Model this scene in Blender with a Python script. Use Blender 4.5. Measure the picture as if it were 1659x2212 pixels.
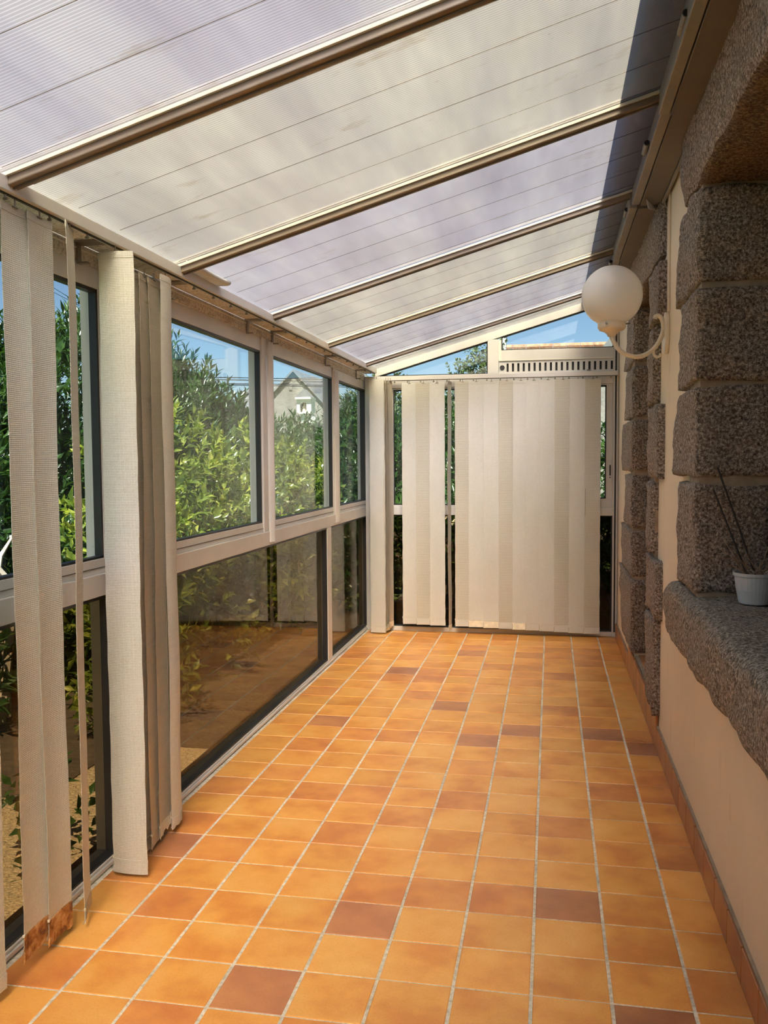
import bpy, bmesh, math, random
import numpy as np
from mathutils import Vector, Matrix, noise

random.seed(7); RNG = np.random.default_rng(7)
for o in list(bpy.data.objects): bpy.data.objects.remove(o)
SC = bpy.context.scene; COL = SC.collection

# ------------------------------------------------------------ camera
CAMPOS = (0.047, -3.327, 1.431)
yaw, pitch, roll = math.radians(-10.744), math.radians(-3.329), math.radians(-0.414)
F = Vector((math.sin(yaw)*math.cos(pitch), math.cos(yaw)*math.cos(pitch), math.sin(pitch)))
R0 = Vector((math.cos(yaw), -math.sin(yaw), 0)); U0 = R0.cross(F)
R = R0*math.cos(roll) + U0*math.sin(roll); U = -R0*math.sin(roll) + U0*math.cos(roll)
cam = bpy.data.cameras.new('camera'); co = bpy.data.objects.new('camera', cam); COL.objects.link(co)
cam.sensor_fit = 'HORIZONTAL'; cam.sensor_width = 36; cam.lens = 36*1902.4/1659
cam.clip_start = 0.05; cam.clip_end = 300
co.matrix_world = Matrix(((R.x, U.x, -F.x, CAMPOS[0]), (R.y, U.y, -F.y, CAMPOS[1]), (R.z, U.z, -F.z, CAMPOS[2]), (0, 0, 0, 1)))
SC.camera = co
SC.view_settings.view_transform = 'Standard'; SC.view_settings.look = 'None'
SC.view_settings.gamma = 1; SC.view_settings.use_curve_mapping = False
SC.view_settings.exposure = 0.75
SC.cycles.transparent_max_bounces = 24; SC.cycles.max_bounces = 12
SC.cycles.diffuse_bounces = 6; SC.cycles.transmission_bounces = 8; SC.cycles.glossy_bounces = 4
SC.cycles.sample_clamp_indirect = 8; SC.cycles.caustics_reflective = False
SC.cycles.use_denoising = True

# ------------------------------------------------------------ sky and sun
SUN_ALT, SUN_AZ = math.radians(58), math.radians(178)     # azimuth from +y towards +x
W = bpy.data.worlds.new('sky'); SC.world = W; W.use_nodes = True
nt = W.node_tree; nt.nodes.clear()
sk = nt.nodes.new('ShaderNodeTexSky'); sk.sky_type = 'NISHITA'; sk.sun_disc = False
sk.sun_elevation = SUN_ALT; sk.sun_rotation = SUN_AZ; sk.altitude = 0; sk.air_density = 0.9; sk.dust_density = 0.0; sk.ozone_density = 4.0
bg = nt.nodes.new('ShaderNodeBackground'); bg.inputs['Strength'].default_value = 0.075
ow = nt.nodes.new('ShaderNodeOutputWorld')
nt.links.new(sk.outputs[0], bg.inputs[0]); nt.links.new(bg.outputs[0], ow.inputs[0])
sl = bpy.data.lights.new('sun', 'SUN'); sl.energy = 8.5; sl.angle = math.radians(0.6); sl.color = (1, .955, .87)
so = bpy.data.objects.new('sun', sl); COL.objects.link(so)
sd = Vector((math.sin(SUN_AZ)*math.cos(SUN_ALT), math.cos(SUN_AZ)*math.cos(SUN_ALT), math.sin(SUN_ALT)))
so.rotation_euler = sd.to_track_quat('Z', 'Y').to_euler(); so.location = (6, -4, 10)

# ------------------------------------------------------------ materials
class N:
    def __init__(s, name):
        s.m = bpy.data.materials.new(name); s.m.use_nodes = True; s.t = s.m.node_tree; s.t.nodes.clear()
        s.out = s.n('OutputMaterial')
    def n(s, ty, **k):
        x = s.t.nodes.new('ShaderNode'+ty)
        for a, v in k.items(): setattr(x, a, v)
        return x
    def l(s, a, b): s.t.links.new(a, b)
    def co(s, scale=(1, 1, 1)):
        tc = s.n('TexCoord'); mp = s.n('Mapping'); mp.inputs['Scale'].default_value = scale
        g = s.n('NewGeometry'); s.l(g.outputs['Position'], mp.inputs[0]); return mp.outputs[0]
    def noise(s, scale, detail=3, rough=.5, vec=None, sc3=None):
        x = s.n('TexNoise'); x.inputs['Scale'].default_value = scale; x.inputs['Detail'].default_value = detail; x.inputs['Roughness'].default_value = rough
        s.l(vec if vec is not None else s.co(sc3 or (1, 1, 1)), x.inputs['Vector']); return x.outputs['Fac']
    def ramp(s, fac, stops):
        x = s.n('ValToRGB'); e = x.color_ramp.elements
        while len(e) < len(stops): e.new(.5)
        for i, (p, c) in enumerate(stops): e[i].position = p; e[i].color = (*c, 1) if len(c) == 3 else c
        s.l(fac, x.inputs[0]); return x.outputs[0]
    def mix(s, fac, a, b, mode='MIX'):
        x = s.n('MixRGB', blend_type=mode)
        for i, v in ((0, fac), (1, a), (2, b)):
            if hasattr(v, 'is_output') or hasattr(v, 'links'): s.l(v, x.inputs[i])
            elif i == 0: x.inputs[0].default_value = v
            else: x.inputs[i].default_value = (*v, 1)
        return x.outputs[0]
    def math(s, op, a, b=None):
        x = s.n('Math', operation=op)
        for i, v in ((0, a), (1, b)):
            if v is None: continue
            if hasattr(v, 'links'): s.l(v, x.inputs[i])
            else: x.inputs[i].default_value = v
        return x.outputs[0]
    def pb(s, color, rough=.5, metal=0, bump=None, bstr=.3, bdist=.01, spec=.5, coat=0):
        p = s.n('BsdfPrincipled')
        if hasattr(color, 'links'): s.l(color, p.inputs['Base Color'])
        else: p.inputs['Base Color'].default_value = (*color, 1)
        if hasattr(rough, 'links'): s.l(rough, p.inputs['Roughness'])
        else: p.inputs['Roughness'].default_value = rough
        p.inputs['Metallic'].default_value = metal; p.inputs['Specular IOR Level'].default_value = spec
        p.inputs['Coat Weight'].default_value = coat
        if bump is not None:
            b = s.n('Bump'); b.inputs['Strength'].default_value = bstr; b.inputs['Distance'].default_value = bdist
            s.l(bump, b.inputs['Height']); s.l(b.outputs[0], p.inputs['Normal'])
        return p
    def fin(s, sh): s.l(sh.outputs[0] if hasattr(sh, 'outputs') else sh, s.out.inputs[0]); return s.m
    def mixs(s, fac, a, b):
        x = s.n('MixShader')
        if hasattr(fac, 'links'): s.l(fac, x.inputs[0])
        else: x.inputs[0].default_value = fac
        s.l(a.outputs[0], x.inputs[1]); s.l(b.outputs[0], x.inputs[2]); return x

def simple(name, color, rough=.5, var=.12, vs=8, bscale=None, bstr=.2, bdist=.003, metal=0, spec=.5):
    n = N(name); f = n.noise(vs, 4); d = tuple(c*(1-var) for c in color); l = tuple(min(1, c*(1+var)) for c in color)
    col = n.ramp(f, [(.3, d), (.7, l)])
    b = n.noise(bscale, 3) if bscale else None
    return n.fin(n.pb(col, rough, metal, b, bstr, bdist, spec))

def m_alu():
    n = N('painted_aluminium'); f = n.noise(3, 5); s = n.noise(45, 5, .7)
    c = n.ramp(f, [(.3, (.56, .545, .52)), (.7, (.67, .66, .635))])
    d = n.ramp(s, [(.64, (1, 1, 1)), (.78, (.55, .48, .38))])
    return n.fin(n.pb(n.mix(.6, c, d, 'MULTIPLY'), .38, 0, s, .08, .001))
def m_grime():
    n = N('lichen_stained_aluminium'); f = n.noise(6, 6, .7); s = n.noise(70, 5, .75)
    c = n.ramp(f, [(.48, (.66, .66, .64)), (.68, (.44, .42, .38))])
    d = n.ramp(s, [(.40, (.62, .58, .52)), (.52, (1.1, 1.1, 1.08))])
    return n.fin(n.pb(n.mix(1, c, d, 'MULTIPLY'), .75, 0, s, .4, .004))
def m_granite(name='granite', tint=(1, 1, 1), soil=.3):
    n = N(name); a = n.noise(95, 5, .75); b = n.noise(260, 2, .6); big = n.noise(3.2, 4); mid = n.noise(22, 4, .6)
    c = n.ramp(a, [(.38, (.075, .062, .052)), (.47, (.21, .18, .155)), (.54, (.36, .32, .285)), (.64, (.60, .55, .50))])
    k = n.ramp(b, [(.36, (.35, .3, .27)), (.5, (1, 1, 1)), (.72, (1.35, 1.3, 1.25))])
    c = n.mix(.8, c, k, 'MULTIPLY')
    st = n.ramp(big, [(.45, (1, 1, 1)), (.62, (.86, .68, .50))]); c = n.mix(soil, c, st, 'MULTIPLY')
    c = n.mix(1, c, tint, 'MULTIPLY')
    h = n.math('ADD', n.math('MULTIPLY', mid, 1.0), n.math('MULTIPLY', a, .7))
    return n.fin(n.pb(c, .82, 0, h, .75, .012, .3))
def m_plaster():
    n = N('cream_plaster'); f = n.noise(1.3, 5); g = n.noise(160, 3, .6); d = n.noise(9, 5, .7, sc3=(1, 1.2, .35)); d2 = n.noise(2, 3)
    c = n.ramp(f, [(.3, (.76, .66, .50)), (.7, (.85, .75, .59))])
    dirt = n.ramp(d, [(.6, (1, 1, 1)), (.74, (.72, .66, .58))]); c = n.mix(.55, c, dirt, 'MULTIPLY')
    return n.fin(n.pb(c, .88, 0, g, .35, .003, .25))
def m_tile(name, c1, c2, c3):
    n = N(name); oi = n.n('ObjectInfo'); v = n.co((1, 1, 1)); off = n.n('VectorMath', operation='ADD')
    cm = n.n('CombineXYZ'); r = n.math('MULTIPLY', oi.outputs['Random'], 57.0); n.l(r, cm.inputs[0]); n.l(r, cm.inputs[2])
    n.l(v, off.inputs[0]); n.l(cm.outputs[0], off.inputs[1])
    f = n.noise(4.5, 3, .55, vec=off.outputs[0]); g = n.noise(150, 3, .6)
    c = n.ramp(f, [(.34, c1), (.52, c2), (.72, c3)])
    val = n.math('ADD', n.math('MULTIPLY', oi.outputs['Random'], .16), .90)
    cx = n.n('CombineXYZ')
    for i in range(3): n.l(val, cx.inputs[i])
    c = n.mix(1, c, cx.outputs[0], 'MULTIPLY')
    sp = n.ramp(g, [(.3, (.86, .82, .78)), (.55, (1, 1, 1))]); c = n.mix(.6, c, sp, 'MULTIPLY')
    p = n.pb(c, .33, 0, n.noise(14, 3), .12, .004, .5)
    return n.fin(p)
def m_grout():
    n = N('cement_grout'); f = n.noise(60, 4, .7); g = n.noise(5, 3)
    c = n.ramp(f, [(.33, (.50, .47, .40)), (.6, (.80, .77, .70))]); d = n.ramp(g, [(.4, (.75, .72, .68)), (.6, (1.15, 1.12, 1.05))])
    return n.fin(n.pb(n.mix(.8, c, d, 'MULTIPLY'), .9, 0, f, .5, .004, .2))
def m_glass(name='window_glass', tint=(.93, .96, .94)):
    n = N(name); geo = n.n('NewGeometry')
    ior = n.math('ADD', 1.52, n.math('MULTIPLY', geo.outputs['Backfacing'], 1/1.52-1.52))
    fr = n.n('Fresnel'); n.l(ior, fr.inputs['IOR'])
    t = n.n('BsdfTransparent'); t.inputs[0].default_value = (*tint, 1)
    g = n.n('BsdfGlossy'); g.inputs['Roughness'].default_value = 0.0; g.inputs[0].default_value = (1, 1, 1, 1)
    return n.fin(n.mixs(n.math('MULTIPLY', fr.outputs[0], .6), t, g))
def m_poly(name, tint):
    n = N(name); geo = n.n('NewGeometry'); sx = n.n('SeparateXYZ'); n.l(geo.outputs['Position'], sx.inputs[0])
    w = n.math('SINE', n.math('MULTIPLY', sx.outputs[1], 2*math.pi/.0112))
    cl = n.noise(1.6, 4, .6, sc3=(1.6, .6, 1)); st = n.noise(5, 5, .7, sc3=(.5, 1.6, 1)); fl = n.noise(1.5, 3, .6, sc3=(3.2, .45, 1)); sp = n.noise(38, 3, .7)
    c = n.ramp(w, [(.0, tuple(x*.84 for x in tint)), (.55, tuple(x*.97 for x in tint)), (.85, tuple(min(1, x*1.1) for x in tint)), (1, tuple(min(1, x*1.25) for x in tint))])
    c = n.mix(.9, c, n.ramp(cl, [(.35, (.84, .83, .82)), (.6, (1, 1, 1))]), 'MULTIPLY')
    c = n.mix(.9, c, n.ramp(st, [(.60, (1, 1, 1)), (.74, (.70, .62, .50))]), 'MULTIPLY')
    c = n.mix(.85, c, n.ramp(fl, [(.32, (.74, .74, .78)), (.5, (.95, .95, .95)), (.66, (1.16, 1.16, 1.08))]), 'MULTIPLY'); c = n.mix(.6, c, n.ramp(sp, [(.68, (1, 1, 1)), (.75, (.7, .64, .52))]), 'MULTIPLY')
    bm = n.n('Bump'); bm.inputs['Strength'].default_value = .35; bm.inputs['Distance'].default_value = .0015; n.l(w, bm.inputs['Height'])
    tr = n.n('BsdfTranslucent'); n.l(n.mix(1, c, (.70, .70, .70), 'MULTIPLY'), tr.inputs[0])
    rf = n.n('BsdfRefraction'); n.l(c, rf.inputs[0]); rf.inputs['Roughness'].default_value = .62; rf.inputs['IOR'].default_value = 1.30
    df = n.n('BsdfDiffuse'); df.inputs[0].default_value = (.62, .58, .50, 1); gl = n.n('BsdfGlossy'); gl.inputs['Roughness'].default_value = .25; n.l(bm.outputs[0], gl.inputs['Normal'])
    a = n.mixs(.16, n.mixs(.64, tr, rf), df); fr = n.n('Fresnel'); fr.inputs[0].default_value = 1.3
    return n.fin(n.mixs(n.math('MULTIPLY', fr.outputs[0], .8), a, gl))
def m_clear():
    n = N('clear_roof_skin'); t = n.n('BsdfTransparent'); t.inputs[0].default_value = (.97, .97, .97, 1)
    g = n.n('BsdfGlossy'); g.inputs['Roughness'].default_value = .1
    return n.fin(n.mixs(.05, t, g))
def m_fabric(name, c1, c2, grid=0, transl=.3):
    n = N(name); geo = n.n('NewGeometry'); sx = n.n('SeparateXYZ'); n.l(geo.outputs['Position'], sx.inputs[0])
    xy = n.math('ADD', sx.outputs[0], sx.outputs[1])
    p = .0085 if grid else .0055
    wz = n.math('SINE', n.math('MULTIPLY', sx.outputs[2], 2*math.pi/p)); wx = n.math('SINE', n.math('MULTIPLY', xy, 2*math.pi/(p*.8)))
    h = n.math('ADD', wz, n.math('MULTIPLY', wx, .6 if grid else .8)); f = n.noise(4, 4, sc3=(1, 1, .4)); k = n.noise(220, 2)
    c = n.ramp(f, [(.3, c1), (.7, c2)])
    lo = (.62, .57, .47) if grid else (.9, .88, .84)
    c = n.mix(.75, c, n.ramp(n.math('ADD', n.math('MULTIPLY', h, .28), .5), [(.15, lo), (.6, (1, 1, 1))]), 'MULTIPLY')
    c = n.mix(.5, c, n.ramp(k, [(.35, (.85, .82, .75)), (.55, (1, 1, 1))]), 'MULTIPLY')
    pbr = n.pb(c, .9, 0, h, .3, .0012, .15); tl = n.n('BsdfTranslucent'); n.l(c, tl.inputs[0])
    return n.fin(n.mixs(transl, pbr, tl))
def m_leaf(name, c1, c2, c3, rough=.35, transl=.35):
    n = N(name); f = n.noise(3.5, 3); g = n.noise(19, 2)
    c = n.ramp(n.math('ADD', n.math('MULTIPLY', f, .5), n.math('MULTIPLY', g, .5)), [(.36, c1), (.5, c2), (.64, c3)])
    p = n.pb(c, rough, 0, None, spec=.5); t = n.n('BsdfTranslucent'); n.l(n.mix(1, c, (1.25, 1.35, .7), 'MULTIPLY'), t.inputs[0])
    return n.fin(n.mixs(transl, p, t))

def m_rust():
    n = N('rust_stained_fabric'); f = n.noise(16, 5, .7); c = n.ramp(f, [(.38, (.13, .045, .012)), (.5, (.38, .17, .045)), (.64, (.62, .42, .20))])
    return n.fin(n.pb(c, .9, 0, n.noise(60, 4), .5, .004))
M_ = dict(
 alu=m_alu(), grime=m_grime(), granite=m_granite(), granite_sill=m_granite('sill_granite', (.98, 1.0, .95), .15),
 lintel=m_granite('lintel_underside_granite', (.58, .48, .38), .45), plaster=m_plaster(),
 mortar=simple('brown_mortar', (.33, .26, .19), .9, .2, 20, 120, .4),
 ta=m_tile('amber_tile', (.64, .25, .055), (.80, .375, .085), (.88, .47, .13)),
 tb=m_tile('burnt_tile', (.50, .175, .05), (.66, .265, .068), (.78, .36, .095)),
 td=m_tile('brown_tile', (.32, .125, .058), (.43, .175, .075), (.54, .24, .09)),
 grout=m_grout(), glass=m_glass(), tint=m_glass('bronze_tinted_glass', (.50, .43, .32)), gask=simple('black_rubber', (.012, .012, .013), .45),
 poly_l=m_poly('lilac_polycarbonate', (.80, .76, .78)), poly_c=m_poly('cream_polycarbonate', (.90, .81, .66)), clear=m_clear(),
 seam=simple('seam_dirt', (.12, .10, .08), .6), rafter=simple('rafter_bronze', (.20, .16, .12), .42, .15, 5, 60, .1, .001),
 white=simple('cream_flange', (.80, .77, .68), .35, .06), platef=simple('wall_plate_light', (.24, .23, .21), .5, .1), plateb=simple('wall_plate_brown', (.125, .105, .085), .6, .15, 4),
 fab=m_fabric('cream_fabric', (.82, .82, .77), (.89, .89, .85)), fabg=m_fabric('open_weave_fabric', (.82, .80, .73), (.90, .88, .82), 1, .42),
 fab_shade=m_fabric('shaded_fabric', (.66, .61, .51), (.74, .69, .59)), rust=m_rust(),  # tan fabric copy: shade on slats turned along the glazing is in its colour
 hemy=simple('yellowed_hem', (.82, .77, .62), .85, .14, 25, 200, .3), thread=simple('nylon_wire', (.30, .27, .23), .5), hook=simple('hook_metal', (.25, .23, .2), .35, .1, 8, metal=.7),
 globe=None, lamp=simple('cream_enamel', (.74, .66, .53), .32, .08, 20, 90, .05), black=simple('black_plastic', (.015, .015, .017), .4),
 gravel=simple('tan_gravel', (.42, .33, .21), .9, .45, 60, 90, .8, .02), soil=simple('dark_soil', (.07, .05, .035), .95, .3, 12, 40, .7, .02),
 grass=simple('lawn_green', (.09, .14, .04), .9, .4, 6, 60, .6, .02),
 laurel=m_leaf('laurel_leaf', (.012, .036, .008), (.030, .075, .016), (.075, .14, .032), .28, .28),
 camellia=m_leaf('camellia_leaf', (.030, .070, .012), (.15, .21, .032), (.46, .47, .09), .3, .42),
 conifer=m_leaf('conifer_leaf', (.018, .042, .018), (.035, .07, .026), (.07, .11, .045), .6, .2),
 oak=m_leaf('oak_leaf', (.06, .09, .04), (.12, .16, .08), (.21, .26, .14), .6, .35),
 bark=simple('grey_bark', (.13, .10, .075), .9, .3, 14, 50, .6, .01),
 dead=simple('bleached_wood', (.50, .44, .37), .8, .3, 20),
 stonewall=simple('weathered_masonry', (.25, .235, .21), .95, .3, 1.5, 8, .5, .05), slate=simple('slate_roof', (.17, .175, .18), .6, .2, 3), ridge=simple('terracotta_ridge', (.42, .20, .11), .8, .4, 8),
 render=simple('white_render', (.78, .77, .74), .8, .05), statue=simple('ivory_plaster', (.74, .66, .46), .7), niche=simple('niche_grey', (.23, .21, .19), .9),
 pot=simple('white_pot_plastic', (.62, .64, .66), .45, .05, 6), compost=simple('compost', (.05, .035, .025), .95, .4, 40), twig=simple('dry_twig', (.30, .20, .13), .85, .3, 30),
 wood=simple('dark_window_timber', (.11, .085, .065), .6, .15, 6), darkglass=simple('dark_room_glass', (.02, .02, .022), .08), gutter=simple('zinc_gutter', (.13, .135, .12), .5, .15), soffit=simple('eave_soffit', (.50, .48, .44), .8),
 skirt=m_tile('skirting_tile', (.34, .135, .055), (.45, .19, .075), (.55, .25, .10)), lint=simple('orange_lint', (.62, .30, .12), .9),
)
def _globe():
    n = N('opal_globe'); p = n.pb((.94, .94, .92), .18, 0, None, spec=.6); t = n.n('BsdfTranslucent'); t.inputs[0].default_value = (.9, .86, .78, 1)
    return n.fin(n.mixs(.4, p, t))
M_['globe'] = _globe()

# ------------------------------------------------------------ object helpers
WL = {}     # world location of each object
def wl(o): return WL.get(o.name, Vector((0, 0, 0)))
def tag(o, label=None, cat=None, group=None, kind=None):
    if label: o['label'] = label
    if cat: o['category'] = cat
    if group: o['group'] = group
    if kind: o['kind'] = kind
    return o
def empty(name, loc, label=None, cat=None, group=None, kind=None, parent=None):
    o = bpy.data.objects.new(name, None); COL.objects.link(o); o.empty_display_size = .05
    if parent: o.parent = parent; o.location = Vector(loc)-wl(parent)
    else: o.location = loc
    WL[o.name] = Vector(loc); return tag(o, label, cat, group, kind)
def link(name, me, loc, parent=None):
    o = bpy.data.objects.new(name, me); COL.objects.link(o)
    o.location = Vector(loc) - (wl(parent) if parent else Vector((0, 0, 0)))
    if parent: o.parent = parent
    WL[o.name] = Vector(loc); return o

class B:
    def __init__(s): s.v = []; s.f = []; s.mi = []; s.cur = 0
    def add(s, v, f):
        k = len(s.v); s.v += [tuple(p) for p in v]; s.f += [tuple(i+k for i in q) for q in f]; s.mi += [s.cur]*len(f); return s
    def box(s, x0, x1, y0, y1, z0, z1):
        v = [(x, y, z) for x in (x0, x1) for y in (y0, y1) for z in (z0, z1)]
        return s.add(v, [(0, 1, 3, 2), (4, 6, 7, 5), (0, 4, 5, 1), (2, 3, 7, 6), (0, 2, 6, 4), (1, 5, 7, 3)])
    def hexa(s, v):   # 8 verts: bottom 4 ccw, top 4
        return s.add(v, [(3, 2, 1, 0), (4, 5, 6, 7), (0, 1, 5, 4), (1, 2, 6, 5), (2, 3, 7, 6), (3, 0, 4, 7)])
    def beam(s, a, b, side, up, w, h):   # rectangular bar from a to b
        a, b, side, up = map(Vector, (a, b, side, up)); S = side.normalized()*w/2; T = up.normalized()*h/2
        return s.hexa([a-S-T, a+S-T, b+S-T, b-S-T, a-S+T, a+S+T, b+S+T, b-S+T])
    def prism(s, pts, ax, a, b):   # polygon extruded along axis ax (0,1,2)
        n = len(pts)
        def mk(p, t):
            q = list(p); q.insert(ax, t); return tuple(q)
        v = [mk(p, a) for p in pts]+[mk(p, b) for p in pts]
        return s.add(v, [tuple(range(n))[::-1], tuple(range(n, 2*n))]+[(i, (i+1) % n, n+(i+1) % n, n+i) for i in range(n)])
    def tube(s, pts, r, seg=8, caps=True):
        pts = [Vector(p) for p in pts]; n = len(pts); rs = r if hasattr(r, '__len__') else [r]*n
        prev = None; v = []
        for i, p in enumerate(pts):
            t = (pts[min(i+1, n-1)]-pts[max(i-1, 0)]).normalized()
            if prev is None: a = t.orthogonal().normalized()
            else: a = (prev-t*prev.dot(t)).normalized()
            prev = a; b = t.cross(a)
            v += [p+(a*math.cos(q)+b*math.sin(q))*rs[i] for q in [2*math.pi*j/seg for j in range(seg)]]
        f = [(i*seg+j, i*seg+(j+1) % seg, (i+1)*seg+(j+1) % seg, (i+1)*seg+j) for i in range(n-1) for j in range(seg)]
        if caps: f += [tuple(range(seg))[::-1], tuple(range((n-1)*seg, n*seg))]
        return s.add(v, f)
    def lathe(s, prof, c, seg=24, caps=True):   # prof: (r, z)
        v = [(c[0]+r*math.cos(2*math.pi*j/seg), c[1]+r*math.sin(2*math.pi*j/seg), c[2]+z) for r, z in prof for j in range(seg)]
        n = len(prof); f = [(i*seg+j, i*seg+(j+1) % seg, (i+1)*seg+(j+1) % seg, (i+1)*seg+j) for i in range(n-1) for j in range(seg)]
        if caps: f += [tuple(range(seg))[::-1], tuple(range((n-1)*seg, n*seg))]
        return s.add(v, f)
    def go(s, name, mat, parent=None, smooth=False, bevel=0, origin=None, mats=None):
        v = np.array(s.v, float); lo = v.min(0); hi = v.max(0)
        c = Vector(origin) if origin is not None else Vector(((lo[0]+hi[0])/2, (lo[1]+hi[1])/2, (lo[2]+hi[2])/2 if parent else lo[2]))
        me = bpy.data.meshes.new(name); me.from_pydata([tuple(p) for p in (v-np.array(c))], [], s.f)
        for m in (mats or [mat]): me.materials.append(M_[m] if isinstance(m, str) else m)
        if mats: me.polygons.foreach_set('material_index', s.mi)
        if smooth: me.polygons.foreach_set('use_smooth', [True]*len(me.polygons))
        me.update(); bm = bmesh.new(); bm.from_mesh(me); bmesh.ops.recalc_face_normals(bm, faces=bm.faces); bm.to_mesh(me); bm.free()
        o = link(name, me, c, parent)
        if bevel:
            md = o.modifiers.new('bevel', 'BEVEL'); md.width = bevel; md.segments = 2; md.limit_method = 'ANGLE'
        return o
def bx(*a): return B().box(*a)

XL, XR, YB, YF = -1.5, .575, 3.97, -4.45
def zp(x): return 2.205+.286*(x+1.347)      # underside of the roof sheets

# ------------------------------------------------------------ floor: mortar bed + single tiles
fl = bx(-1.62, .60, YF-.1, YB+.08, -.12, -.0016).go('floor', 'grout'); fl['kind'] = 'structure'
PX, PY = .2097, .203
DARK = {(-6, 6): 'td', (-5, 12): 'td', (-3, 15): 'td', (-4, 9): 'tb', (-3, 8): 'td', (-7, 9): 'tb', (0, 15): 'tb', (1, 15): 'tb', (2, 15): 'tb', (-5, 5): 'tb', (-4, 1): 'tb', (-5, -7): 'tb',
        (1, -6): 'td', (-3, -4): 'td', (0, -3): 'td', (0, 0): 'tb', (-2, 1): 'tb', (-1, 6): 'td', (-2, 5): 'td', (1, 6): 'td', (2, 5): 'td', (-4, -6): 'td', (2, 6): 'tb', (2, 0): 'tb', (2, -1): 'tb',
        (-6, -4): 'tb', (-7, -2): 'td', (-7, -1): 'tb', (-7, -3): 'tb', (-4, 12): 'tb', (-2, 13): 'tb', (0, 8): 'tb', (-1, 15): 'tb', (1, 2): 'tb'}  # leftmost column beside the frame: darker tiles carry the shadow lying there
tmesh = {}
def tile_mesh(w, d, mk):
    key = (round(w, 3), round(d, 3), mk)
    if key not in tmesh:
        e = .0025; v = [(-w/2, -d/2, -.008), (w/2, -d/2, -.008), (w/2, d/2, -.008), (-w/2, d/2, -.008), (-w/2, -d/2, -.0015), (w/2, -d/2, -.0015), (w/2, d/2, -.0015), (-w/2, d/2, -.0015),
            (-w/2+e, -d/2+e, 0), (w/2-e, -d/2+e, 0), (w/2-e, d/2-e, 0), (-w/2+e, d/2-e, 0)]
        f = [(0, 1, 5, 4), (1, 2, 6, 5), (2, 3, 7, 6), (3, 0, 4, 7), (4, 5, 9, 8), (5, 6, 10, 9), (6, 7, 11, 10), (7, 4, 8, 11), (8, 9, 10, 11)]
        me = bpy.data.meshes.new('tile'); me.from_pydata(v, [], f); me.materials.append(M_[mk]); tmesh[key] = me
    return tmesh[key]
rest = B()
for i in range(-8, 3):
    for j in range(-22, 20):
        x0, x1 = i*PX+.0045, (i+1)*PX-.0045; y0, y1 = j*PY+.0022, (j+1)*PY-.0022
        x0 = max(x0, -1.492); x1 = min(x1, .562); y1 = min(y1, 3.945)
        if x1-x0 < .02 or y1-y0 < .02: continue
        if j < -8:
            rest.box(x0, x1, y0, y1, -.008, 0); continue
        mk = DARK.get((i, j)) or ('tb' if random.random() < .16 else 'ta')
        o = link('tile', tile_mesh(x1-x0, y1-y0, mk), ((x0+x1)/2, (y0+y1)/2, random.uniform(-.0006, .0006)), fl)
        o.rotation_euler = (random.uniform(-.0018, .0018), random.uniform(-.0018, .0018), 0)
rest.go('floor_tiles', 'ta', fl)['kind'] = 'stuff'

# ------------------------------------------------------------ ceiling: polycarbonate sheets between rafters
RY = [-3.4, -2.27, -1.16, -.05, 1.10, 2.25, 3.42, 3.97]
ce = empty('ceiling', (-.5, 0, 2.2), kind='structure')
LABELP = {0: 'cream', 1: 'lilac'}
ys = [YF]+RY
sl_s = math.sqrt(1+.286**2)
for k in range(len(ys)-1):
    a, b = ys[k]+.028, ys[k+1]-.028
    if b-a < .05: continue
    m = 'poly_l' if k % 2 == 0 else 'poly_c'  # alternating tints put the reflection colour of each bay into its sheet
    bb = B(); x0, x1 = -1.60, .572; t = .016
    nseg = 12
    for q in range(nseg):   # bottom skin strips
        xa = x0+(x1-x0)*q/nseg; xb = x0+(x1-x0)*(q+1)/nseg
        bb.cur = 0; bb.add([(xa, a, zp(xa)), (xb, a, zp(xb)), (xb, b, zp(xb)), (xa, b, zp(xa))], [(0, 3, 2, 1)])
        bb.cur = 1; bb.add([(xa, a, zp(xa)+t), (xb, a, zp(xb)+t), (xb, b, zp(xb)+t), (xa, b, zp(xa)+t)], [(0, 1, 2, 3)])
    bb.cur = 1
    bb.add([(x0, a, zp(x0)), (x1, a, zp(x1)), (x1, a, zp(x1)+t), (x0, a, zp(x0)+t)], [(0, 1, 2, 3)])
    bb.add([(x0, b, zp(x0)), (x1, b, zp(x1)), (x1, b, zp(x1)+t), (x0, b, zp(x0)+t)], [(3, 2, 1, 0)])
    me = bpy.data.meshes.new('roof_panel'); me.from_pydata(bb.v, [], bb.f); me.materials.append(M_[m]); me.materials.append(M_['clear'])
    me.polygons.foreach_set('material_index', bb.mi)
    pan = link('roof_panel', me, (0, 0, 0), ce)
    for off in (.035, .065, .30, .56, .80, 1.03):
        y = a+off
        if y > b-.02: continue
        B().beam((-1.36, y, zp(-1.36)-.001), (.43, y, zp(.43)-.001), (0, 1, 0), (-.286, 0, 1), .0014, .0014).go('seam', 'seam', pan)
for y in RY[:-1]:
    r = B().beam((-1.372, y, zp(-1.372)-.019), (.45, y, zp(.45)-.019), (0, 1, 0), (-.286, 0, 1), .05, .034).go('rafter', 'rafter', ce, bevel=.003)
    B().beam((-1.372, y, zp(-1.372)-.0385), (.45, y, zp(.45)-.0385), (0, 1, 0), (-.286, 0, 1), .006, .005).go('groove', 'seam', r)
    B().beam((-1.372, y-.030, zp(-1.372)-.010), (.45, y-.030, zp(.45)-.010), (0, 1, 0), (-.286, 0, 1), .010, .010).go('glazing_bead', 'white', r)
    B().beam((-1.60, y, zp(-1.60)+.022), (.57, y, zp(.57)+.022), (0, 1, 0), (-.286, 0, 1), .06, .01).go('cap', 'alu', r)
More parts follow.
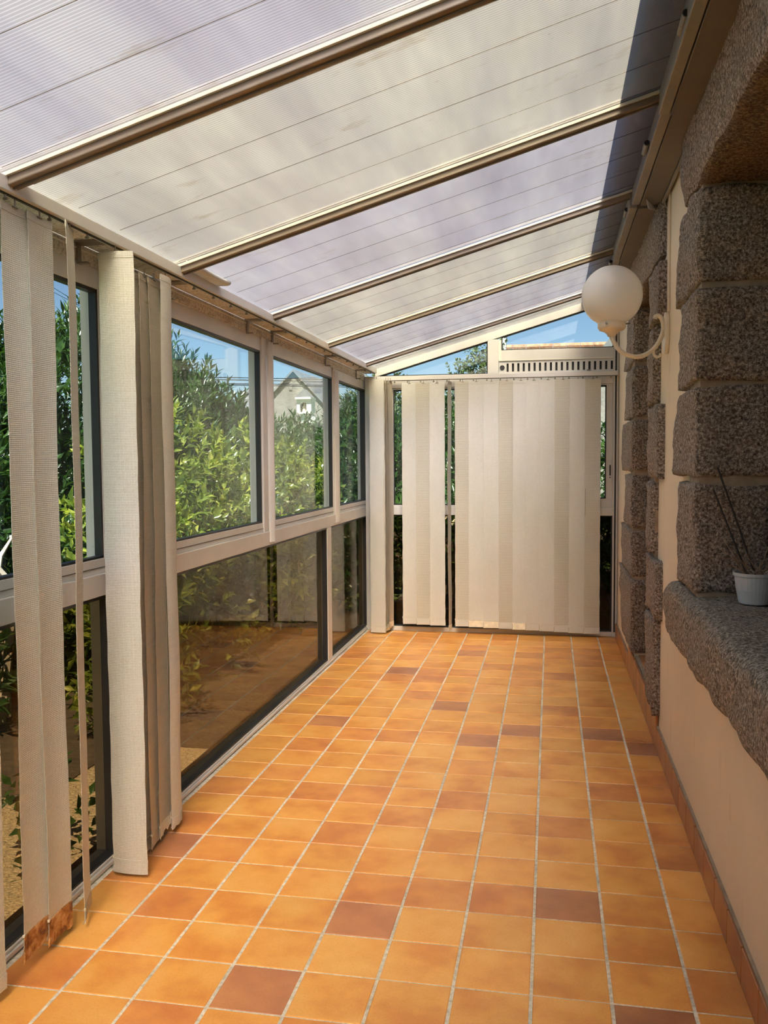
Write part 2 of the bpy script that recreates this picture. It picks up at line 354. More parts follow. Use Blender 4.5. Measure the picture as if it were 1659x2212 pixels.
# eave seal between header and sheets
B().box(-1.52, -1.49, YF, YB, 2.10, 2.152).go('eave_seal', 'grime', ce)
B().box(-1.400, -1.392, YF, 3.86, 2.150, 2.187).go('foam_seal', 'gask', ce)
B().box(-1.49, -1.396, YF, 3.93, 2.1565, 2.162).go('stained_soffit', 'grime', ce)

# wall plate under the house eave (trim)
tr = empty('trim_1', (.5, 0, 2.6), kind='structure')
secs = [YF, -2.27, -1.15, -.06, 1.09, 2.24, 3.35, 3.95]
for i in range(len(secs)-1):
    a, b = secs[i]+.006, secs[i+1]-.006; dz = [.0, .008, -.004, .006, -.003, .004, 0][i]; dx = [0, .004, -.005, .004, -.004, .003, 0][i]
    B().box(.415+dx, .452+dx, a, b, 2.628+dz, 2.700).go('light_strip', 'platef', tr, bevel=.003)
    B().box(.455+dx, .545+dx, a, b, 2.622+dz, 2.650).go('cover_board', 'plateb', tr, bevel=.002)
    B().box(.546+dx, .560+dx, a, b, 2.612+dz, 2.650).go('edge_strip', 'platef', tr, bevel=.002)
B().box(.45, .574, YF, 3.95, 2.652, 2.72).go('backing', 'gask', tr)
for y in (-.655, .36, 1.29, 2.45):
    h = B().tube([(.408, y-.06, 2.655), (.408, y-.004, 2.655)], .011, 12).go('roller_sleeve', 'platef', tr)
    B().tube([(.408, y, 2.655), (.408, y+.055, 2.655)], .010, 12).go('roller_sleeve', 'platef', tr)
    B().tube([(.408, y-.064, 2.655), (.408, y-.0605, 2.655)], .010, 12).go('plug', 'black', h)
# torn foil on the cover board
tb = B()
for k in range(5):
    y = .93+.02*k; tb.add([(.47+.008*k, y, 2.617), (.478+.008*k, y+.01, 2.612), (.50+.008*k, y+.12-.01*k, 2.600), (.488+.008*k, y+.11-.01*k, 2.606)], [(0, 1, 2, 3)])
tf = tb.go('peeled_foil', 'platef', tr); md = tf.modifiers.new('s', 'SOLIDIFY'); md.thickness = .001

# ------------------------------------------------------------ left glazed wall
wlft = B()
wlft.box(-1.57, -1.488, YF, YB+.05, 0, .028)              # bottom rail
wlft.box(-1.57, -1.486, YF, YB+.05, .968, 1.045)          # transom
wlft.box(-1.57, -1.492, YF, YB+.05, 2.105, 2.158)         # header
for y0, y1 in ((-2.08, -1.93), (-.47, -.375), (1.27, 1.345), (2.86, 2.93), (4.0, 4.05)):
    wlft.box(-1.57, -1.49, y0, y1, 1.045, 2.105)
for y0, y1 in ((-3.0, -2.85), (-.455, -.37), (2.63, 2.745), (4.0, 4.05)):
    wlft.box(-1.57, -1.488, y0, y1, .028, .968)
wlo = wlft.go('wall_left', 'alu', bevel=.0025); wlo['kind'] = 'structure'
B().box(-1.497, -1.487, YF, 3.9, 2.108, 2.150).go('stained_header_strip', 'grime', wlo)
B().box(-1.4875, -1.4835, YF, 3.9, 2.135, 2.139).go('header_highlight', 'white', wlo)  # cream strip painted in for the thin highlight along the header
B().box(-1.4865, -1.478, YF, YB-.05, .006, .020).go('bottom_ridge', 'alu', wlo, bevel=.002)
for y0, y1, xf, zt in ((1.345, 1.405, -1.462, 2.085), (2.875, 2.985, -1.468, 2.075)):
    pts = [(y0+(y1-y0)*t/8, ) for t in range(9)]
    B().prism([(-1.49, y0)]+[(xf-.016*(1-math.sin(math.pi*t/8)), y0+(y1-y0)*t/8) for t in range(9)]+[(-1.49, y1)], 2, .985, zt).go('post_cover', 'alu', wlo, smooth=False)
WN = [0]
def sash_left(y0, y1, z0, z1, xg, stile, labelless=True, rails=True):
    WN[0] += 1
    w = empty('window_%d' % WN[0], (xg, (y0+y1)/2, z0), kind='structure')
    fr = B(); s = stile; xi = -1.4985; xo = xg-.016
    if rails:
        fr.box(xo, xi, y0, y1, z0, z0+.052).box(xo, xi, y0, y1, z1-.075, z1)
        fr.box(xo, xi, y0, y0+s, z0+.052, z1-.075).box(xo, xi, y1-s, y1, z0+.052, z1-.075)
        a, b, c, d = y0+s, y1-s, z0+.052, z1-.075
        fr.go('sash_frame', 'alu', w, bevel=.002)
        B().box(xi, xi+.002, y0, y1, z0+.020, z0+.0225).go('track_line', 'seam', w)
    else: a, b, c, d = y0, y1, z0, z1
    B().box(xg-.003, xg+.003, a, b, c, d).go('pane', 'glass' if rails else 'tint', w)
    g = B(); t = .012; xa, xb = xg+.0035, (-1.501 if rails else -1.4925)
    for q in ((xa, xb, a, a+.006, c, d), (xa, xb, b-t, b, c, d), (xa, xb, a, b, c, c+.008), (xa, xb, a, b, d-t, d)): g.box(*q)
    g.go('gasket', 'gask', w)
    return w
sash_left(-.375, 1.27, 1.045, 2.105, -1.532, .004)
sash_left(1.345, 2.86, 1.045, 2.105, -1.530, .004)
sash_left(2.93, 4.0, 1.045, 2.105, -1.545, .004)
sash_left(-1.93, -.47, 1.045, 2.105, -1.532, .004)
sash_left(-4.3, -2.08, 1.045, 2.105, -1.532, .004)
for y0, y1 in ((-.37, 2.63), (2.745, 4.0), (-2.85, -.455), (YF, -3.0)): sash_left(y0, y1, .028, .968, -1.53, 0, rails=False)
for y in (1.02, 1.44, 2.62, 3.6, -.62, .15-.1):     # rail brackets
    br = B().box(-1.487, -1.40, y-.03, y+.03, 2.150, 2.156).box(-1.487, -1.481, y-.012, y+.012, 2.09, 2.15).box(-1.487, -1.45, y-.010, y+.010, 2.085, 2.091)
    br.go('rail_bracket', 'hook', wlo)

# ------------------------------------------------------------ back wall (gable)
bw = B(); y0, y1 = 3.93, 4.01
bw.box(-1.57, .532, y0, y1, 0, .036); bw.box(-1.27, .532, y0, y1, .978, 1.045); bw.box(-1.27, .532, y0, y1, 2.032, 2.133)
bw.box(-1.486, -1.27, y0, y1, .036, 2.133); bw.box(.532, .572, y0-.01, y1, .0, 2.60)
bw.box(-.463, -.375, y0, y1, 2.133, zp(-.463)-.050)
bw.box(-.375, .532, y0, y1, 2.240, 2.318)
for xa, xb in ((-1.40, .531),):
    bw.hexa([(xa, y0, zp(xa)-.062), (xb, y0, zp(xb)-.062), (xb, y1, zp(xb)-.062), (xa, y1, zp(xa)-.062), (xa, y0, zp(xa)), (xb, y0, zp(xb)), (xb, y1, zp(xb)), (xa, y1, zp(xa))])
bwo = bw.go('wall_back', 'alu', bevel=.0025); bwo['kind'] = 'structure'
bx(-.372, .532, y0-.006, y0+.0, 2.232, 2.240).go('ledge', 'white', bwo)
bx(-.375, -.352, y0-.004, y0, 2.24, 2.40).go('stop_bead', 'white', bwo)
bx(.545, .556, y0-.016, y0-.010, .04, 2.5).go('dark_joint', 'gask', bwo)
vp = B()    # ventilation strip with open slots
zv0, zv1 = 2.145, 2.212; xs = [-.322+.0432*i for i in range(20)]
vp.box(-.372, .532, y0+.006, y0+.012, 2.133, zv0).box(-.372, .532, y0+.006, y0+.012, zv1, 2.240)
edges = [-.372]+sum([[x-.0085+.02, x+.0085+.02] for x in xs], [])+[.532]
for i in range(0, len(edges), 2): vp.box(edges[i], edges[i+1], y0+.006, y0+.012, zv0, zv1)
vpo = vp.go('vent_grille', 'alu', bwo)
bx(-.372, .532, y0+.035, y0+.040, 2.133, 2.24).go('vent_shutter', 'gask', bwo)
B().tube([(-.345, y0-.001, 2.178), (-.345, y0+.008, 2.178)], .020, 20).go('vent_knob', 'black', bwo)
bx(.325, .355, y0-.014, y0-.006, 2.136, 2.146).go('latch', 'hook', bwo)
WN[0] += 1; w = empty('window_%d' % WN[0], (-.4, 3.97, .04), kind='structure')
bx(-1.27, .532, 3.972, 3.978, .036, .978).go('pane', 'tint', w)
g = B().box(-1.27, .532, 3.95, 3.971, .036, .046).box(-1.27, .532, 3.95, 3.971, .968, .978).box(.522, .532, 3.95, 3.971, .036, .978).box(-1.27, -1.262, 3.95, 3.971, .036, .978); g.go('gasket', 'gask', w)
for i, (xa, xb, s) in enumerate(((-1.27, -.38, .022), (-.37, .532, .052))):
    WN[0] += 1; w = empty('window_%d' % WN[0], ((xa+xb)/2, 3.97, 1.045), kind='structure')
    f = B().box(xa, xb, 3.945, 3.985, 1.045, 1.115 if i else 1.06).box(xa, xb, 3.945, 3.985, 2.02, 2.032).box(xa, xa+s, 3.945, 3.985, 1.115 if i else 1.06, 2.02).box(xb-s, xb, 3.945, 3.985, 1.115 if i else 1.06, 2.02)
    f.go('sash_frame', 'alu', w, bevel=.002)
    zb = 1.115 if i else 1.06
    bx(xa+s, xb-s, 3.965, 3.971, zb, 2.02).go('pane', 'glass', w)
    g = B().box(xa+s, xa+s+.008, 3.950, 3.9645, zb, 2.02).box(xb-s-.009, xb-s, 3.950, 3.9645, zb, 2.02).box(xa+s, xb-s, 3.95, 3.9645, zb, zb+.009).box(xa+s, xb-s, 3.95, 3.9645, 2.008, 2.02); g.go('gasket', 'gask', w)
    if i:
        h = bx(.497, .524, 3.938, 3.9449, 1.235, 1.425).go('lock_plate', 'alu', w, bevel=.002)
        bx(.506, .517, 3.936, 3.9379, 1.30, 1.385).go('finger_slot', 'black', h); bx(.505, .518, 3.936, 3.9379, 1.282, 1.288).go('lock_keyhole', 'black', h)
def gable_pane(xa, xb, zb):
    WN[0] += 1; w = empty('window_%d' % WN[0], ((xa+xb)/2, 3.97, zb), kind='structure')
    o = .064; xl = max(xa, (zb-2.205+o)/.286-1.347)
    pts = [(xl, zb), (xb, zb), (xb, zp(xb)-o), (xa, zp(xa)-o)] if xl == xa else [(xl, zb), (xb, zb), (xb, zp(xb)-o)]
    B().prism(pts, 1, 3.968, 3.973).go('pane', 'glass', w)
    g = B(); t = .009
    def bar(p, q, side): 
        g.beam((p[0], 3.956, p[1]), (q[0], 3.956, q[1]), (0, 1, 0), side, .02, t)
    bar((max(xa, xl), zp(max(xa, xl))-o-.004), (xb, zp(xb)-o-.004), (-.286, 0, 1)); bar((xb-.004, zb), (xb-.004, zp(xb)-o), (1, 0, 0))
    if xl == xa: bar((xa+.004, zb), (xa+.004, zp(xa)-o), (1, 0, 0))
    bar((max(xa, xl), zb+.003), (xb, zb+.003), (0, 0, 1))
    g.go('gasket', 'gask', w)
gable_pane(-1.36, -.463, 2.133); gable_pane(-.352, .532, 2.318)

# ------------------------------------------------------------ right wall: plaster, openings, granite quoins
pw = B(); xa, xb = XR, .86; ZT = 3.05; YE = 4.3
DY0, DY1, DZ = 1.44, 2.425, 2.40; WY0, WY1, WZ0, WZ1 = -2.30, -.09, .93, 2.39
pw.box(xa, xb, YF, WY0, 0, ZT).box(xa, xb, WY0, WY1, 0, WZ0).box(xa, xb, WY0, WY1, WZ1, ZT).box(xa, xb, WY1, DY0, 0, ZT).box(xa, xb, DY0, DY1, DZ, ZT).box(xa, xb, DY1, YE, 0, ZT).box(xa, xb, DY0, DY1, -.1, .16)
pwo = pw.go('wall_right', 'plaster'); pwo['kind'] = 'structure'

def stone(name, x0, x1, y0, y1, z0, z1, mat='granite', parent=None, rnd=.03, amp=.012, seed=0, tap=(0, 0), n=(7, 9, 9), mats=None, fmat=None):
    """rock-faced block; tap: y shift of the far end (y1) at bottom and top"""
    nx, ny, nz = n; P = {}; bb = B(); off = Vector((seed*3.7, seed*1.3, seed*2.1))
    c = Vector(((x0+x1)/2, (y0+y1)/2, (z0+z1)/2)); h = Vector(((x1-x0)/2, (y1-y0)/2, (z1-z0)/2))
    def pt(i, j, k):
        u = Vector((2*i/nx-1, 2*j/ny-1, 2*k/nz-1)); p = Vector((u.x*h.x, u.y*h.y, u.z*h.z))
        inn = Vector((max(-h.x+rnd, min(h.x-rnd, p.x)), max(-h.y+rnd, min(h.y-rnd, p.y)), max(-h.z+rnd, min(h.z-rnd, p.z))))
        d = p-inn
        if d.length > 1e-6: p = inn+d.normalized()*min(rnd, max(abs(d.x), abs(d.y), abs(d.z)))
        q = c+p; t = (u.z+1)/2
        if u.y > 0: q.y += u.y*(tap[0]*(1-t)+tap[1]*t + .5*abs(h.y)*0)
        nn = noise.noise_vector((q+off)*7)*amp + noise.noise_vector((q+off)*23)*amp*.5
        q += Vector((nn.x, nn.y*(1.8 if u.y > .5 else .6), nn.z*.7)); return q
    idx = {}
    def vi(i, j, k):
        if (i, j, k) not in idx: idx[(i, j, k)] = len(bb.v); bb.v.append(tuple(pt(i, j, k)))
        return idx[(i, j, k)]
    def quad(a, b, c_, d, m=0): bb.f.append((vi(*a), vi(*b), vi(*c_), vi(*d))); bb.mi.append(m)
    for j in range(ny):
        for k in range(nz):
            quad((0, j, k), (0, j, k+1), (0, j+1, k+1), (0, j+1, k)); quad((nx, j, k), (nx, j+1, k), (nx, j+1, k+1), (nx, j, k+1))
    for i in range(nx):
        for k in range(nz):
            quad((i, 0, k), (i+1, 0, k), (i+1, 0, k+1), (i, 0, k+1)); quad((i, ny, k), (i, ny, k+1), (i+1, ny, k+1), (i+1, ny, k))
        for j in range(ny):
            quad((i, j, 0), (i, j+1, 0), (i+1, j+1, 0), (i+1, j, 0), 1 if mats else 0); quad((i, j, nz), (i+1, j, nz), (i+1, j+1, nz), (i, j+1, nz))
    return bb.go(name, mat, parent or pwo, smooth=True, mats=mats)
# mortar cores behind the joints
bx(.556, .80, -.096, .12, .93, 2.39).go('mortar_core', 'mortar', pwo)
bx(.560, .80, 2.416, 2.65, .20, 2.39).go('mortar_core', 'mortar', pwo)
bx(.560, .80, 1.24, 1.446, .19, 2.39).go('mortar_core', 'mortar', pwo)
# window jamb quoins (far side of the window opening)
for i, (z0, z1, ye, tap) in enumerate(((2.038, 2.362, .45, (.04, -.16)), (1.698, 2.020, .31, (.07, -.05)), (1.365, 1.682, .66, (-.20, -.28)), (.955, 1.342, .43, (-.12, -.12)))):
    stone('quoin_stone', .538, .80, -.105, ye, z0, z1, seed=i+1, tap=tap, amp=.014, rnd=.012, n=(10, 18, 16))
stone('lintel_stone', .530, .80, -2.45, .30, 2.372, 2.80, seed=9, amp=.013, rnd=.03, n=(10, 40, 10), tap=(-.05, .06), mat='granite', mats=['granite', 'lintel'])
stone('sill_stone', .505, .84, -2.50, .60, .70, .945, mat='granite_sill', seed=12, amp=.013, rnd=.055, n=(14, 60, 12), tap=(-.12, -.20))
# door: far jamb
for i, (z0, z1, ye, tap) in enumerate(((2.035, 2.362, 3.0, (.1, -.3)), (1.69, 2.015, 2.98, (0, -.1)), (1.35, 1.675, 3.55, (-.3, -.35)), (.995, 1.33, 2.95, (.05, 0)), (.69, .978, 3.45, (-.35, -.15)), (.205, .672, 3.62, (-.5, -.2)))):
    stone('quoin_stone', .545, .80, 2.405, ye, z0, z1, seed=20+i, tap=tap, amp=.013, rnd=.012, n=(8, 12, 12))
# door: near jamb
for i, (z0, z1, ys_, tap) in enumerate(((2.095, 2.362, 1.0, 0), (1.705, 2.08, 1.20, 0), (1.335, 1.69, 1.01, 0), (.955, 1.32, 1.235, 0), (.655, .94, 1.03, 0), (.17, .642, 1.10, 0))):
    stone('quoin_stone', .538, .80, ys_, 1.455, z0, z1, seed=30+i, amp=.014, rnd=.012, n=(8, 9, 12))
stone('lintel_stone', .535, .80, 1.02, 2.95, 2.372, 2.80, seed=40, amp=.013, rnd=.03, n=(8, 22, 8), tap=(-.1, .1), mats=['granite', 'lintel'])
# threshold step of the door
bx(.578, .86, DY0, DY1, .16, .178).go('threshold_slab', 'mortar', pwo)
for k in range(5):
    link('tile', tile_mesh(.20, .19, 'skirt'), (.70, DY0+.10+k*.196, .187), pwo)
# timber window in the opening, door in the doorway
WN[0] += 1; w = empty('window_%d' % WN[0], (.82, -1.2, .94), kind='structure')
B().box(.79, .85, -2.30, -2.22, .94, 2.37).box(.79, .85, -.17, -.10, .94, 2.37).box(.79, .85, -2.22, -.17, .94, 1.01).box(.79, .85, -2.22, -.17, 2.30, 2.37).box(.795, .845, -1.24, -1.16, 1.01, 2.30).go('window_frame', 'wood', w, bevel=.004)
bx(.818, .824, -2.22, -.17, 1.01, 2.30).go('pane', 'darkglass', w)
bx(.862, .87, -2.4, 0, .9, 2.42).go('inner_shutter', 'wood', w)
dr = empty('door_1', (.82, 1.93, .18), kind='structure')
B().box(.80, .85, DY0, DY1, .18, 2.38).go('door_leaf', 'wood', dr, bevel=.004)
for z0, z1 in ((.32, 1.05), (1.2, 2.25)):
    for ya, yb in ((DY0+.1, 1.88), (1.98, DY1-.1)): bx(.792, .80, ya, yb, z0, z1).go('door_panel', 'wood', dr, bevel=.004)
B().tube([(.79, 1.53, 1.2), (.75, 1.53, 1.2), (.75, 1.64, 1.2)], .009, 10).go('door_handle', 'hook', dr)
# skirting tiles
bs = bx(.5655, .576, YF, 3.93, 0, .020).go('baseboard_right', 'mortar'); bs['kind'] = 'structure'
y = 3.93
while y > YF+.25:
    ya, yb = y-.197, y; zt = .108
    if yb > 1.25 and ya < 2.6: zt = .176
    if y > -3.3: B().box(.5595, .5715, ya, yb-.003, .0, zt+random.uniform(-.002, .002)).go('skirting_tile', 'skirt', bs, bevel=.002)
    y -= .2
# lime-wash dust strip on top of the skirting
bx(.5655, .577, YF, 3.93, .108, .113).go('skirting_joint', 'mortar', bs)
# front closing wall behind the camera
B().box(-1.62, .86, YF-.15, YF, 0, 2.85).go('wall_front', 'plaster')['kind'] = 'structure'

# ------------------------------------------------------------ house eave and gutter above
eo = B(); s = .62
eo.hexa([(.38, YF-2, 2.82), (9, YF-2, 2.82+s*8.6), (9, YE+.1, 2.82+s*8.6), (.38, YE+.1, 2.82), (.38, YF-2, 2.92), (9, YF-2, 2.92+s*8.6), (9, YE+.1, 2.92+s*8.6), (.38, YE+.1, 2.92)])
er = eo.go('house_roof', 'slate'); B().box(.39, .86, YF-2, YE+.08, 2.795, 2.812).go('soffit_board', 'soffit', er)
tag(er, 'slate roof slope of the house rising above the wall plate', 'roof')
gp = [(.345+.062*math.cos(a), 2.83+.062*math.sin(a)) for a in [math.pi+math.pi*t/10 for t in range(11)]]
gp += [(.345+.058*math.cos(a), 2.83+.058*math.sin(a)) for a in [2*math.pi-math.pi*t/10 for t in range(11)]]
tag(B().prism(gp, 1, YF-2, YE+.25).go('rain_gutter', 'gutter'), 'dark half-round rain gutter ending above the globe lamp outside the gable pane', 'gutter')

# ------------------------------------------------------------ wall lamp
LY = .93
lp = empty('wall_lamp', (.575, LY, 1.92), 'cream wall lamp with opal globe on a curved bracket by the doorway', 'lamp')
pr = [(math.sin(math.pi*t/28)*.138, -math.cos(math.pi*t/28)*.138) for t in range(3, 28)]+[(.001, .138)]
B().lathe(pr, (.3215, LY, 2.186), 40).go('globe', 'globe', lp, smooth=True)
hd = B().lathe([(.058, .008), (.064, 0), (.064, -.022), (.055, -.034), (.036, -.040), (.022, -.052), (.018, -.062), (.004, -.066)], (.3215, LY, 2.062), 28).go('globe_holder', 'lamp', lp, smooth=True)
B().tube([(.384, LY-.01, 2.055), (.404, LY-.012, 2.056)], .004, 8).go('screw', 'hook', hd)
B().tube([(.295, LY-.058, 2.052), (.292, LY-.072, 2.052)], .005, 8).go('screw', 'hook', hd)
def cat(pts, n=6):
    pts = [Vector(p) for p in pts]; pts = [2*pts[0]-pts[1]]+pts+[2*pts[-1]-pts[-2]]; out = []
    for i in range(1, len(pts)-2):
        for t in [k/n for k in range(n)]:
            a, b, c, d = pts[i-1:i+3]; out.append(.5*((2*b)+(c-a)*t+(2*a-5*b+4*c-d)*t*t+(3*b-a-3*c+d)*t**3))
    return out+[pts[-2]]
arm = cat([(x, LY, z) for x, z in ((.322, 2.00), (.331, 1.975), (.356, 1.937), (.400, 1.909), (.454, 1.905), (.503, 1.930), (.534, 1.971), (.551, 2.020), (.549, 2.062), (.534, 2.085), (.518, 2.085), (.514, 2.074))])
B().tube(arm, [.012]*3+[.0105]*(len(arm)-8)+[.010]*3+[.011]*2, 12).go('bracket_arm', 'lamp', lp, smooth=True)
arm2 = cat([(x, LY-.011, z) for x, z in ((.326, 1.995), (.333, 1.972), (.358, 1.938), (.400, 1.912), (.454, 1.907), (.503, 1.932), (.534, 1.972), (.549, 2.020))])
B().tube(arm2, .0028, 8).go('arm_rib', 'lamp', lp, smooth=True)
B().tube(cat([(x, LY, z) for x, z in ((.519, 1.953), (.509, 1.930), (.512, 1.910), (.525, 1.900), (.539, 1.905), (.541, 1.915))]), .0065, 10).go('lower_scroll', 'lamp', lp, smooth=True)
B().prism([(LY+.055*math.cos(a), 2.008+.095*math.sin(a)) for a in [2*math.pi*t/28 for t in range(28)]], 0, .555, .5755).go('back_plate', 'lamp', lp, bevel=.006)
tag(B().box(.566, .5745, .885, .905, 2.10, 2.64).go('cable_trunking', 'plaster', bevel=.002), 'thin cream cable trunking running up the wall above the lamp plate', 'conduit')

# ------------------------------------------------------------ vertical blinds
def rail(name, p, q, w, h, label, group=None):
    r = empty(name, ((p[0]+q[0])/2, (p[1]+q[1])/2, p[2]), label, 'blind rail')
    d = (Vector(q)-Vector(p)).normalized(); side = Vector((-d.y, d.x, 0))
    b = B().beam(p, q, side, (0, 0, 1), w, h).go('headrail', 'alu', r, bevel=.003)
    dz = Vector((0, 0, -h/2-.0015))
    B().beam(Vector(p)+dz, Vector(q)+dz, side, (0, 0, 1), .010, .003).go('track_slot', 'gask', r)
    return r, d
rl, _ = rail('blind_rail', (-1.38, YF+.1, 2.168), (-1.38, 3.83, 2.168), .036, .040, 'long aluminium blind headrail along the top of the left glazing')
rb, _ = rail('blind_rail', (-1.30, 3.86, 2.106), (.560, 3.86, 2.106), .036, .036, 'short cream blind headrail across the back wall below the vent strip')
def clip(p, parent):
    B().tube([p, (p[0], p[1], p[2]-.012)], .003, 6).tube([(p[0]-.006, p[1], p[2]-.012), (p[0]+.006, p[1], p[2]-.012)], .004, 6).go('carrier', 'hook', parent)
yy = -3.9
while yy < 3.7:
    if not (-.7 < yy < -.1): clip((-1.38, yy, 2.146), rl)
    yy += .21
for i in range(17): clip((-1.22+.108*i, 3.86, 2.086), rb)
def slat(c, ang, ztop, zbot, label, w=.127, mat='fab', hem='fab', hemh=.042, curve=.006, lean=(0, 0), group=None, hang=True, top='plain', twist=0, wires=True, ragged=False):
    """one hanging louvre: c=(x,y) of its hanger, ang = direction of its width"""
    t = empty('blind_vane', (c[0]+lean[0], c[1]+lean[1], zbot), label, 'blind slat', group)
    sd_ = random.random()*9; nx, nz = 8, 30
    def P(u, z):
        s_ = (z-zbot)/(ztop-zbot); a = ang+twist*(1-s_); d = Vector((math.cos(a), math.sin(a), 0)); n_ = Vector((-d.y, d.x, 0))
        wv = .0025*math.sin(z*3.1+sd_)+.0015*math.sin(z*9+sd_*2)
        x = u*w/2; cv = curve*(1-u*u)*(1 if top == 'plain' else (1.0+2.2*max(0, s_-.8)))
        return Vector((c[0]+lean[0]*(1-s_), c[1]+lean[1]*(1-s_), z))+d*(x+.0012*math.sin(z*60+u*3)*(abs(u) > .9))+n_*(cv+wv)
    def sheet(za, zb, th, nm, m, extra=0, jag=0):
        b = B(); zs = [za+(zb-za)*k/(nz if zb-za > .3 else 3) for k in range((nz if zb-za > .3 else 3)+1)]; us = [-1+2*i/nx for i in range(nx+1)]
        v = []
        for sgn in (-1, 1):
            for z in zs:
                for u in us:
                    a = ang+twist*(1-(z-zbot)/(ztop-zbot)); n_ = Vector((-math.sin(a), math.cos(a), 0))
                    zz = z+(jag*random.uniform(-1, 1) if z == zs[0] and jag else 0)
                    v.append(P(u*(1+extra), zz)+n_*sgn*th/2)
        m_ = nx+1; L = len(zs)*m_; f = []
        for k in range(len(zs)-1):
            for i in range(nx):
                a = k*m_+i; f.append((a, a+m_, a+m_+1, a+1)); f.append((L+a, L+a+1, L+a+m_+1, L+a+m_))
        for k in range(len(zs)-1):
            a = k*m_; f.append((a, L+a, L+a+m_, a+m_)); a = k*m_+nx; f.append((a, a+m_, L+a+m_, L+a))
        for i in range(nx):
            f.append((i, i+1, L+i+1, L+i)); a = (len(zs)-1)*m_+i; f.append((a, L+a, L+a+1, a+1))
        b.add(v, f); return b.go(nm, m, t, smooth=False)
    sheet(zbot+hemh, ztop, .0011, 'fabric', mat)
    h = sheet(zbot, zbot+hemh-.001, .0042, 'hem', hem, .015, .008 if ragged else 0)
    sheet(ztop-.022, ztop-.003, .0038, 'top_hem', mat, .004)
    d = Vector((math.cos(ang), math.sin(ang), 0)); cc = Vector((c[0], c[1], ztop))
    B().tube([cc+Vector((0, 0, .022)), cc+Vector((0, 0, -.004))], .0022, 6).tube([cc-d*.012+Vector((0, 0, -.004)), cc+d*.012+Vector((0, 0, -.004))], .002, 6).go('hook', 'hook', t)
    if wires:
        e = P(-1.02, zbot+hemh*.9); k = random.uniform(.03, .05)
        B().tube([e, e+Vector((.002, -.004, -k*.6)), e+Vector((-.003, -.006, -k))], .0011, 5).go('wire_end', 'thread', t)
        B().tube([P(-1.03, zbot+hemh), P(-1.03, zbot+hemh)+Vector((0, 0, .006))], .0035, 6).go('clip', 'hemy', t)
    return t
H = math.pi/2
# left wall slats, from the camera towards the corner
slat((-1.38, -1.34), H, 2.125, .03, 'cream blind slat cut off by the left edge of the photo', curve=.004)
slat((-1.384, -1.122), H+.02, 2.128, .045, 'wide cream slat with rust-brown torn hem at the lower left', hem='rust', hemh=.075, curve=.005, ragged=True)
slat((-1.38, -1.011), H+.02, 2.130, .030, 'cream slat overlapping the torn one, its lower edge stained rust brown', hem='rust', hemh=.075, curve=.005, ragged=True)
slat((-1.374, -.862), H+.355, 2.145, .02, 'narrow slat hanging edge-on like a cord right of the stained pair', w=.127, curve=.003, hem='fab_shade', twist=0.02, ragged=True)
slat((-1.372, -.585), -.02, 2.128, .018, 'pale slat turned square to the camera with a curled top hem, left glazing', curve=-.007, top='curl', hemh=.05, hem='fab')
slat((-1.385, -.44), H+.12, 2.100, .016, 'tan slat directly behind the pale square-on one, left glazing', mat='fab_shade', hem='fab_shade', hemh=.05)
slat((-1.386, -.345), H+.12, 2.100, .022, 'middle tan slat of the bunched stack on the left glazing', mat='fab_shade', hem='fab_shade', hemh=.05)
slat((-1.385, -.268), H+.12, 2.100, .03, 'tan slat with a frayed yellow hem at the right of the left bunch', mat='fab_shade', hem='hemy', ragged=True)
slat((-1.378, -.185), H+.12, 2.125, .035, 'pale rightmost slat of the left bunch with a torn lower corner', curve=-.010, hem='fab', ragged=True)
slat((-1.396, -.150), H+.12, 2.10, .04, 'slat hidden behind the rightmost one of the left bunch, only its edge showing', mat='fab_shade', hem='fab_shade', wires=False)
# corner bunch at the back left
slat((-1.352, 3.765), -.03, 2.095, .012, 'pale slat facing the room in the back left corner', w=.127, curve=-.006, hemh=.05, mat='fab')
for i, (x, y) in enumerate(((-1.283, 3.80), (-1.268, 3.82), (-1.253, 3.84))):
    slat((x, y), H-.18, 2.085, .02+.014*i, ('slat edge nearest the pale corner slat, back left', 'middle slat edge of the three beside the corner slat', 'rightmost slat edge of the corner bunch, beside the glass')[i], mat='fab_shade', hem='hemy', w=.10)
# back wall, group of three
ord_ = ['first', 'second', 'third', 'fourth', 'fifth', 'sixth', 'seventh', 'eighth', 'ninth', 'tenth']
for i, (a, b, m) in enumerate(((-1.158, -1.030, 'fab'), (-1.042, -.915, 'fabg'), (-.930, -.805, 'fab'))):
    slat(((a+b)/2, 3.842), .085, 2.066, .074-.003*i, '%s of the three cream slats at the left of the back blind' % ('leftmost', 'middle', 'rightmost')[i], w=b-a, mat=m, hemh=.055, hem='fab')
slat((-.765, 3.83), H-.14, 2.072, .035, 'lone back slat turned edge-on in the gap of the back blind', mat='fabg', hem='hemy', w=.12, twist=.05)
bxs = [-.714, -.603, -.492, -.362, -.244, -.140, -.036, .080, .196, .312, .430]
ms = ['fabg', 'fab', 'fab', 'fabg', 'fab', 'fab', 'fab', 'fabg', 'fab', 'fabg']
for i in range(10):
    a, b = bxs[i], bxs[i+1]; mid = (a+b)/2; ww = .127 if i != 9 else .122
    slat((mid, 3.845), .085, 2.068, .066-.0035*i, '%s slat from the left in the back group of ten%s' % (ord_[i], ', slit at its edge' if i == 9 else ''), w=ww, mat=ms[i], hem='hemy' if i in (1, 2, 4) else 'fab', hemh=.055, curve=.004 if i % 2 else .002)
tsl = [o for o in bpy.data.objects if o.get('label', '').startswith('tenth slat')][0]
B().box(bxs[9]+.002, bxs[9]+.0045, 3.8345, 3.8375, .98, 1.20).go('tear', 'thread', tsl)
